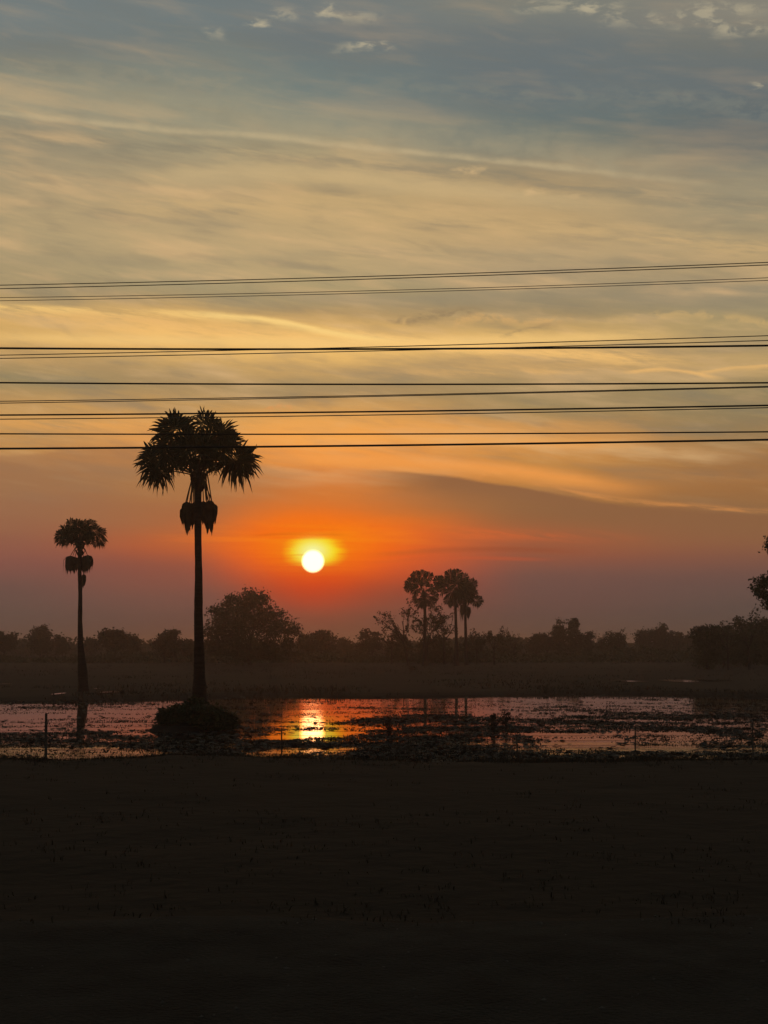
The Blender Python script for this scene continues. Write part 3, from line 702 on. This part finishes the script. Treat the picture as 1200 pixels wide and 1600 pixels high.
def limbs(mb, p, d, L, r, depth, rs, spread=0.6, upb=0.15, n=6):
    pts = [p]; rad = [r]; q = p.copy(); dd = d.copy()
    for k in range(4):
        dd = (dd + Vector(rs.normal(0, 0.13, 3)) + Vector((0, 0, upb * 0.3))).normalized()
        q = q + dd * L / 4; pts.append(q.copy()); rad.append(r * (1 - 0.16 * (k + 1)))
    mb.tube(pts, rad, n, cap=False)
    if depth <= 0: return
    for k in range(2 + (rs.random() < 0.6)):
        t = rs.uniform(0.5, 1.0); i = min(4, int(t * 4) + 0); src = pts[i]
        nd = (dd + Vector(rs.normal(0, spread, 3)) + Vector((0, 0, upb))).normalized()
        limbs(mb, src, nd, L * rs.uniform(0.55, 0.8), rad[i] * 0.68, depth - 1, rs, spread, upb, max(3, n - 1))
def tree(name, x, ytop, wpx, Y, label, cat, group, seed, shape='round', leaf=0.30, n=2200, mat='leaf', zb=0.05, lobes=None, low=0.15, dense=0.35):
    rs = np.random.default_rng(seed); s = Y / FPX
    base = Vector((gx(x, Y), Y, zb)); H = at(x, ytop, Y).z - zb; Wd = wpx * s / 2
    root = empty(name, base, label, cat, group)
    if lobes is not None:
        lb = []
        for (lx, ly, rx, rz) in lobes:
            p = at(lx, ly, Y) - base; lb.append((p.x, rs.uniform(-0.3, 0.3) * Wd, p.z, rx * s, rx * s * 0.9, rz * s))
    elif shape == 'round':
        lb = [(rs.uniform(-.15, .15) * Wd, 0, H * rs.uniform(.50, .58), Wd * rs.uniform(.6, .8), Wd * 0.75, H * rs.uniform(.26, .34))]
        for k in range(9):
            a = rs.uniform(0, 6.28); q = rs.uniform(0.35, 0.62)
            lb.append((math.cos(a) * Wd * rs.uniform(.4, .72), math.sin(a) * Wd * 0.5, H * rs.uniform(0.36, 0.82), Wd * q * .55, Wd * q * .55, H * 0.16 * rs.uniform(.6, 1.1)))
    elif shape == 'tall':
        lb = [(rs.normal(0, .1) * Wd, 0, H * t, Wd * w, Wd * w, H * 0.13) for t, w in ((.25, .7), (.38, .9), (.52, 1.0), (.66, .95), (.78, .85), (.87, .65))]
    elif shape == 'umbrella':
        lb = [(rs.uniform(-.7, .7) * Wd, rs.uniform(-.5, .5) * Wd, H * rs.uniform(.74, .9), Wd * .42, Wd * .42, H * .09) for k in range(8)]
        lb.append((0, 0, H * .45, Wd * .5, Wd * .5, H * .22))
    else:   # bush reaching the ground
        lb = [(0, 0, H * .42, Wd * .85, Wd * .7, H * .46)]
        for k in range(6): lb.append((rs.uniform(-.7, .7) * Wd, rs.uniform(-.5, .5) * Wd, H * rs.uniform(.25, .75), Wd * .35, Wd * .35, H * .24))
    mb = MB()
    th = H * (0.34 if shape != 'umbrella' else 0.55); r0 = max(0.06, H * 0.022)
    mb.tube([Vector((0, 0, -0.1)), Vector((rs.normal(0, .02) * H, 0, th * .5)), Vector((rs.normal(0, .03) * H, 0, th))], [r0 * 1.4, r0, r0 * .85], 8)
    for k in range(4):
        a = k * 1.6 + rs.uniform(-.4, .4); o = Vector((math.cos(a) * .6, math.sin(a) * .6, .8)).normalized()
        limbs(mb, Vector((0, 0, th * rs.uniform(.7, .98))), o, H * .30, r0 * .6, 2, rs)
    mb.build('trunk', MAT['wood'], root)
    v, f = leaf_cloud(lb, n, leaf, rs, dense)
    mesh('crown', v, f, MAT[mat], root)
    return root
def bare_tree(name, x, ytop, wpx, Y, label, cat, group, seed, leaves=0, depth=4, zb=0.05, lean=0.0, nl=4, spread=.6):
    rs = np.random.default_rng(seed); base = Vector((gx(x, Y), Y, zb)); H = at(x, ytop, Y).z - zb
    root = empty(name, base, label, cat, group); mb = MB(); r0 = max(0.05, H * 0.016)
    th = H * .35
    mb.tube([Vector((0, 0, -.1)), Vector((lean * th * .5, 0, th * .5)), Vector((lean * th, 0, th))], [r0 * 1.3, r0, r0 * .8], 7)
    for k in range(nl):
        a = k * 6.28 / nl + rs.uniform(-.5, .5); o = Vector((math.cos(a) * .55 + lean * .4, math.sin(a) * .55, .8)).normalized()
        limbs(mb, Vector((lean * th * .9, 0, th * .95)), o, H * .30, r0 * .62, depth, rs, spread, 0.12, 5)
    mb.build('trunk', MAT['wood'], root)
    V3 = np.array([tuple(p) for p in mb.v]); tipz = V3[V3[:, 2] > H * .45]
    if leaves:
        c = tipz[rs.integers(0, len(tipz), leaves)] + rs.normal(0, .12, (leaves, 3)); m = leaves
        a = rs.normal(size=(m, 3)); a /= np.linalg.norm(a, axis=1, keepdims=True); b = np.cross(a, rs.normal(size=(m, 3))); b /= np.linalg.norm(b, axis=1, keepdims=True)
        s = rs.uniform(.10, .24, m)[:, None]
        mesh('crown', np.stack([c - a * s, c + b * s * .6, c + a * s, c - b * s * .6], 1).reshape(-1, 3), np.arange(m * 4).reshape(m, 4), MAT['leaf'], root)
    return root
G1 = 'trees along the far side of the field'
# big spreading tree left of the sun
tree('broadleaf_tree', 392, 921, 160, 262, 'big spreading leafy tree right behind the tall palm trunk', 'tree', G1, 31, leaf=0.24, n=17000, dense=0.25,
     lobes=[(390, 950, 34, 27), (365, 962, 32, 24), (350, 985, 34, 26), (395, 990, 50, 34), (425, 972, 30, 24), (448, 990, 22, 18), (395, 940, 18, 18), (345, 955, 18, 12), (405, 935, 15, 12), (365, 940, 14, 10),
            (378, 1015, 62, 22), (430, 1015, 34, 18), (435, 957, 10, 10), (458, 985, 12, 10), (332, 1000, 22, 22)])
bare_tree('sparse_tree', 640, 922, 60, 246, 'thin half bare tree left of the distant palm pair', 'tree', G1, 33, leaves=650, depth=4, lean=-0.25)
bare_tree('sparse_tree', 668, 942, 50, 256, 'wispy twiggy tree beneath the left palm of the distant pair', 'tree', G1, 35, leaves=800, depth=4)
bare_tree('sparse_tree', 694, 930, 50, 268, 'pale twiggy tree between the trunks of the distant palm pair', 'tree', G1, 36, leaves=900, depth=4)
bare_tree('sparse_tree', 612, 966, 50, 280, 'low wispy tree at the left end of the palm pair thicket', 'tree', G1, 37, leaves=600, depth=3)
bare_tree('sparse_tree', 745, 975, 40, 270, 'low thin bush tree right of the distant palm pair', 'tree', G1, 38, leaves=500, depth=3)
bare_tree('sparse_tree', 772, 966, 34, 268, 'small tree with a tufted flat top right of the palm pair', 'tree', G1, 39, leaves=600, depth=3)
bare_tree('sparse_tree', 803, 972, 30, 300, 'nearly leafless sapling beside the low round trees', 'tree', G1, 40, leaves=60, depth=3)
bare_tree('sparse_tree', 968, 970, 34, 330, 'flat topped thin tree with bare level branches', 'tree', G1, 41, leaves=160, depth=3)
bare_tree('sparse_tree', 940, 972, 20, 330, 'slender leafless tree between the twin columns and flat topped tree', 'tree', G1, 42, leaves=40, depth=3)
T = [  # x, ytop, width, Y, shape, n, label
 (6, 982, 44, 330, 'round', 1600, 'dark round tree at the left edge of the photo'),
 (62, 975, 46, 350, 'round', 2600, 'domed tree with airy rim left of the slim palm'),
 (98, 990, 24, 350, 'round', 900, 'small low tree just left of the slim palm trunk'),
 (143, 990, 24, 360, 'round', 900, 'small low tree just right of the slim palm trunk'),
 (178, 975, 62, 310, 'round', 2600, 'broad tree topped by one loose tuft right of the slim palm'),
 (208, 986, 28, 320, 'round', 900, 'low tree hugging the broad tufted tree'),
 (258, 979, 54, 285, 'round', 2600, 'dark rounded tree left of the tall palm trunk'),
 (294, 991, 26, 300, 'bush', 900, 'low bush touching the tall palm trunk on its left'),
 (478, 988, 30, 330, 'round', 1000, 'low tree at the right foot of the big spreading tree'),
 (502, 981, 52, 345, 'round', 2200, 'smooth domed tree below and right of the sun'),
 (540, 993, 30, 380, 'round', 800, 'low tree right of the smooth domed tree'),
 (568, 981, 16, 340, 'tall', 700, 'small pointed tree before the palm pair thicket'),
 (583, 984, 26, 345, 'round', 800, 'small rounded tree beside the pointed one'),
 (625, 990, 44, 300, 'bush', 1500, 'dense bush under the thin half bare tree'),
 (675, 988, 60, 290, 'bush', 2000, 'dense bush at the foot of the distant palm pair'),
 (735, 992, 56, 300, 'bush', 1700, 'low bush bank right of the palm pair'),
 (790, 992, 44, 330, 'bush', 1200, 'low bush bank below the nearly leafless sapling'),
 (838, 985, 30, 350, 'round', 1300, 'left one of two low round trees before the twin columns'),
 (855, 986, 18, 352, 'round', 700, 'right one of two low round trees before the twin columns'),
 (874, 968, 18, 350, 'tall', 1400, 'left column shaped tree of the twin pair'),
 (896, 967, 17, 350, 'tall', 1400, 'right column shaped tree of the twin pair'),
 (915, 982, 30, 345, 'round', 1100, 'tree leaning on the right column shaped tree'),
 (948, 986, 40, 340, 'bush', 1100, 'low leafy clump below the slender leafless tree'),
 (966, 983, 22, 335, 'round', 900, 'dark bushy crown under the flat topped thin tree'),
 (1004, 979, 34, 390, 'round', 1200, 'left shoulder tree of the hazy clump at right'),
 (1031, 968, 26, 395, 'round', 1400, 'highest tree in the hazy clump at right'),
 (1030, 980, 64, 400, 'round', 1800, 'wide tree filling the hazy clump at right'),
 (1056, 980, 28, 392, 'round', 1000, 'right shoulder tree of the hazy clump at right'),
 (1080, 986, 30, 420, 'round', 700, 'pale low tree in the gap of the treeline at right'),
 (1105, 974, 44, 215, 'bush', 3000, 'dark bush tree standing forward near the right edge'),
 (1130, 971, 44, 250, 'bush', 3000, 'dark bush behind the forward bush tree'),
 (1165, 962, 60, 245, 'bush', 4200, 'tall dark thicket before the right edge of the photo'),
 (1200, 964, 60, 240, 'bush', 4000, 'dark thicket at the right edge below the hanging leaf clump'),
]
for i, (x, yt, w, Y, sh, n, lb) in enumerate(T):
    tree('bush' if sh == 'bush' else 'leafy_tree', x, yt, w, Y, lb, 'bush' if sh == 'bush' else 'tree', G1, 100 + i, sh, leaf=0.22 if Y < 270 else 0.30, n=int(n * 1.6), mat='leaf_dark' if i % 3 == 0 else 'leaf')
bare_tree('sparse_tree', 1137, 950, 30, 210, 'spindly tree rising from the dark thicket at right', 'tree', G1, 61, leaves=220, depth=3)
bare_tree('sparse_tree', 1170, 942, 46, 212, 'arching airy tree on top of the dark thicket at right', 'tree', G1, 62, leaves=420, depth=4)
# near tree whose trunk stands just outside the right edge
tree('leafy_tree', 1232, 832, 110, 110, 'near dark tree reaching in at the right edge with clumped leaves', 'tree', None, 71, leaf=0.11, n=9000, mat='leaf_dark', dense=0.2,
     lobes=[(1206, 858, 12, 14), (1214, 848, 16, 14), (1190, 915, 14, 16), (1202, 935, 12, 18), (1206, 905, 14, 12), (1204, 950, 10, 10), (1240, 860, 30, 22), (1245, 900, 30, 24), (1260, 940, 26, 24), (1182, 922, 6, 8)])
# bushes on the palm mound
MG = 'bushes crowding the mound of the tall palm'
for i, (x, yt, w, Y, lb) in enumerate([(308, 1084, 44, 67, 'tall bush wrapped round the foot of the tall palm'), (268, 1107, 44, 66.0, 'left bush of the palm mound with a leafy outer edge'),
        (348, 1112, 46, 66.2, 'right bush of the palm mound sloping to the water'), (283, 1099, 44, 65.6, 'front left bush of the palm mound'), (330, 1100, 46, 65.6, 'front right bush of the palm mound'), (302, 1092, 58, 71, 'bush behind the palm foot on the mound')]):
    rs = np.random.default_rng(200 + i)
    tree('bush', x, yt, w, Y, lb, 'bush', MG, 200 + i, 'bush', leaf=0.075, n=6500, mat='leaf_dark', zb=0.0, dense=0.15)
# earth mound under them
mm = MB(); nr, na = 8, 40
for i in range(nr + 1):
    for k in range(na):
        a = 2 * math.pi * k / na; q = i / nr; rr = (2.05 + 0.3 * math.sin(3 * a + 1) + 0.15 * math.sin(7 * a)) * q
        mm.v.append(Vector((b1.x - 0.15 + math.cos(a) * rr, 67.6 + math.sin(a) * rr * 1.9, -0.12 + 0.62 * (1 - q ** 2.2) + 0.03 * math.sin(9 * a + 5 * q))))
for i in range(nr):
    for k in range(na):
        mm.f.append((i * na + k, i * na + (k + 1) % na, (i + 1) * na + (k + 1) % na, (i + 1) * na + k))
tag(mm.build('mound', MAT['soil'], smooth=True), kind='structure')
# a few stems standing in the water
for i, (x, yt, Y, lb) in enumerate([(608, 1112, 62, 'dark leafy weed standing in open water right of the sun glitter'), (772, 1108, 64, 'thin stemmed weed standing in the water below the palm pair'), (790, 1106, 66, 'tufted weed right of the thin stemmed one in the water'), (645, 1041, 205, 'small dark shrub alone in the field below the palm pair')]):
    tree('shrub' if Y > 100 else 'water_weed', x, yt, 14 if Y < 100 else 12, Y, lb, 'shrub' if Y > 100 else 'weed', None, 260 + i, 'bush', leaf=0.04 if Y < 100 else 0.12, n=260, mat='weed', zb=0.0 if Y < 100 else 0.1)

# far wood closing the field, one mass
r = np.random.default_rng(77); nn = 60000
xx = r.uniform(-0.42, 0.42, nn); Yw = r.uniform(430, 560, nn); Xw = xx * Yw
hh = 4.3 + 5.0 * (fbm(Xw * 0.035, Yw * 0.012, 4, 61) - 0.42) * 1.6
zz = hh * r.random(nn) ** 0.7
P = np.stack([Xw, Yw, zz], -1); a = r.normal(size=(nn, 3)); a /= np.linalg.norm(a, axis=1, keepdims=True); b = np.cross(a, r.normal(size=(nn, 3))); b /= np.linalg.norm(b, axis=1, keepdims=True)
s = r.uniform(0.4, 0.95, nn)[:, None]
tag(mesh('far_wood', np.stack([P - a * s, P + b * s * .6, P + a * s, P - b * s * .6], 1).reshape(-1, 3), np.arange(nn * 4).reshape(nn, 4), MAT['leaf']), kind='stuff')
# scrub at the foot of the treeline
nn = 36000; Yw = r.uniform(292, 345, nn); Xw = r.uniform(-0.3, 0.3, nn) * Yw
hh = 0.8 + 3.4 * np.clip(fbm(Xw * 0.06, Yw * 0.03, 4, 66) - 0.33, 0, 1) * 1.5
P = np.stack([Xw, Yw, hh * r.random(nn) ** .8], -1); a = r.normal(size=(nn, 3)); a /= np.linalg.norm(a, axis=1, keepdims=True); b = np.cross(a, r.normal(size=(nn, 3))); b /= np.linalg.norm(b, axis=1, keepdims=True)
s = r.uniform(0.2, 0.45, nn)[:, None]
tag(mesh('scrub', np.stack([P - a * s, P + b * s * .6, P + a * s, P - b * s * .6], 1).reshape(-1, 3), np.arange(nn * 4).reshape(nn, 4), MAT['leaf']), kind='stuff')

# ------------------------------------------------------------------ fence in front of the pond
YF = 49.7; s = YF / FPX
fz = lambda x: max(-0.05, float(ground_h(np.array(x), np.array(YF))))
fence = empty('wire_fence', (gx(624, YF), YF, 0), 'thin wire fence on slim concrete posts along the near edge of the pond', 'fence')
fx = [gx(75 + 183 * k, YF) for k in range(-3, 10)]
rf = np.random.default_rng(4)
for k, x in enumerate(fx):
    mb = MB(); h = {3: 1.42, 4: 0.9, 5: 0.95, 6: 0.75, 7: 0.70, 8: 1.0, 9: 1.12}.get(k, 1.1); w = 0.038 if k == 3 else 0.022; lx = rf.uniform(-.02, .02)
    o = Vector((x, 0, 0)) - Vector((fence.location.x, 0, 0))
    b0 = len(mb.v)
    for zz, ww, q in ((-0.25, w, 0), (h - .03, w * .9, lx), (h, w * .6, lx)):
        for (a, b) in ((-1, -1), (1, -1), (1, 1), (-1, 1)): mb.v.append(o + Vector((a * ww + q, b * ww, zz)))
    for i in range(2):
        for j in range(4): mb.f.append((b0 + i * 4 + j, b0 + i * 4 + (j + 1) % 4, b0 + i * 4 + 4 + (j + 1) % 4, b0 + i * 4 + 4 + j))
    mb.f.append((b0 + 8, b0 + 9, b0 + 10, b0 + 11))
    mb.build('post', MAT['concrete'], fence)
for zz in (0.12, 0.27, 0.42, 0.57, 0.72, 0.87, 1.0, 1.13):
    mb = MB()
    pts = []
    for k in range(len(fx) - 1):
        for t in (0, .33, .66): pts.append(Vector((fx[k] + (fx[k + 1] - fx[k]) * t - fence.location.x, -0.06, zz + rf.normal(0, .008) - (0.02 if t else 0))))
    mb.tube(pts, 0.005, 4); mb.build('wire', MAT['wire'], fence)

# ------------------------------------------------------------------ power cables along the road (their poles stand outside the frame)
GC = 'overhead cables crossing the sky'
def cable(Y0, y4, slope, rad, mat, label, kind='power_cable'):
    """y4: photo rows at x = 0, 400, 800, 1200"""
    co = np.polyfit([0, 400, 800, 1200], y4, 2)
    pts = []
    for x in np.linspace(-500, 1700, 67):
        Y = Y0 * (1 + slope * (600 - x) / 1200.0)
        pts.append(at(x, float(np.polyval(co, x)), Y))
    mid = pts[33].copy(); mb = MB(); mb.tube([p - mid for p in pts], rad, 6)
    o = mb.build(kind, MAT[mat], smooth=True); o.location = mid
    return tag(o, label, 'cable', GC)
cable(33, (445.5, 437, 424.5, 410), .06, .0095, 'bare', 'highest thin cable of all, upper strand of the top pair')
cable(33, (451, 441.5, 428.5, 414), .06, .0095, 'bare', 'thin cable just below the highest one, lower strand of the top pair')
cable(37, (465, 458.5, 448, 434), .06, .0075, 'bare', 'faint cable, upper strand of the second pair from the top')
cable(37, (470, 462, 452, 438), .06, .0075, 'bare', 'faint cable, lower strand of the second pair from the top')
cable(31, (555, 546.5, 536.5, 524.5), .06, .0090, 'bare', 'thin slanting cable that crosses the thick middle one and ends above it')
cable(31, (560, 552.5, 543, 532), .06, .0090, 'bare', 'thin slanting cable running just under the thick middle one at left')
cable(22, (544, 545.8, 544, 540), .01, .0145, 'cable', 'thick black level cable in the middle, crossed by thin slanting ones')
cable(22.3, (598, 600, 600.5, 598), .0, .0120, 'cable', 'black level cable alone in the grey band below the thick middle one')
cable(30, (627, 621, 613.5, 603.5), .06, .0085, 'bare', 'faint slanting cable below the lone black level one, upper strand')
cable(30.4, (630, 623, 615, 605), .06, .0085, 'bare', 'faint slanting cable below the lone black level one, lower strand')
cable(24, (648.5, 645.5, 640, 633.5), .04, .0130, 'cable', 'black cable passing over the crown top of the tall palm')
cable(27, (655, 651, 645, 637), .04, .0085, 'bare', 'thin cable hugging the underside of the one over the palm crown top')
cable(22.8, (678, 678, 678, 674.5), .01, .0105, 'cable', 'second lowest cable, thin and level across the palm crown')
cable(21, (701, 698, 693.5, 687), .045, .0140, 'cable', 'lowest cable of all, thick and black across the palm crown')

# ------------------------------------------------------------------ evening haze over the marsh
hz = bpy.data.materials.new('evening_haze'); hz.use_nodes = True; t = hz.node_tree; t.nodes.clear()
pv = t.nodes.new('ShaderNodeVolumePrincipled'); ou = t.nodes.new('ShaderNodeOutputMaterial'); t.links.new(pv.outputs[0], ou.inputs['Volume'])
pv.inputs['Color'].default_value = (0.86, 0.79, 0.86, 1); pv.inputs['Density'].default_value = 0.00062; pv.inputs['Anisotropy'].default_value = 0.91
x0, x1, y0, y1, z0, z1 = -15500, 15500, -60, 3400, -1.5, 17.5
hb = mesh('haze', [(x0, y0, z0), (x1, y0, z0), (x1, y1, z0), (x0, y1, z0), (x0, y0, z1), (x1, y0, z1), (x1, y1, z1), (x0, y1, z1)],
          [(3, 2, 1, 0), (4, 5, 6, 7), (0, 1, 5, 4), (1, 2, 6, 5), (2, 3, 7, 6), (3, 0, 4, 7)], hz)
tag(hb, kind='stuff')
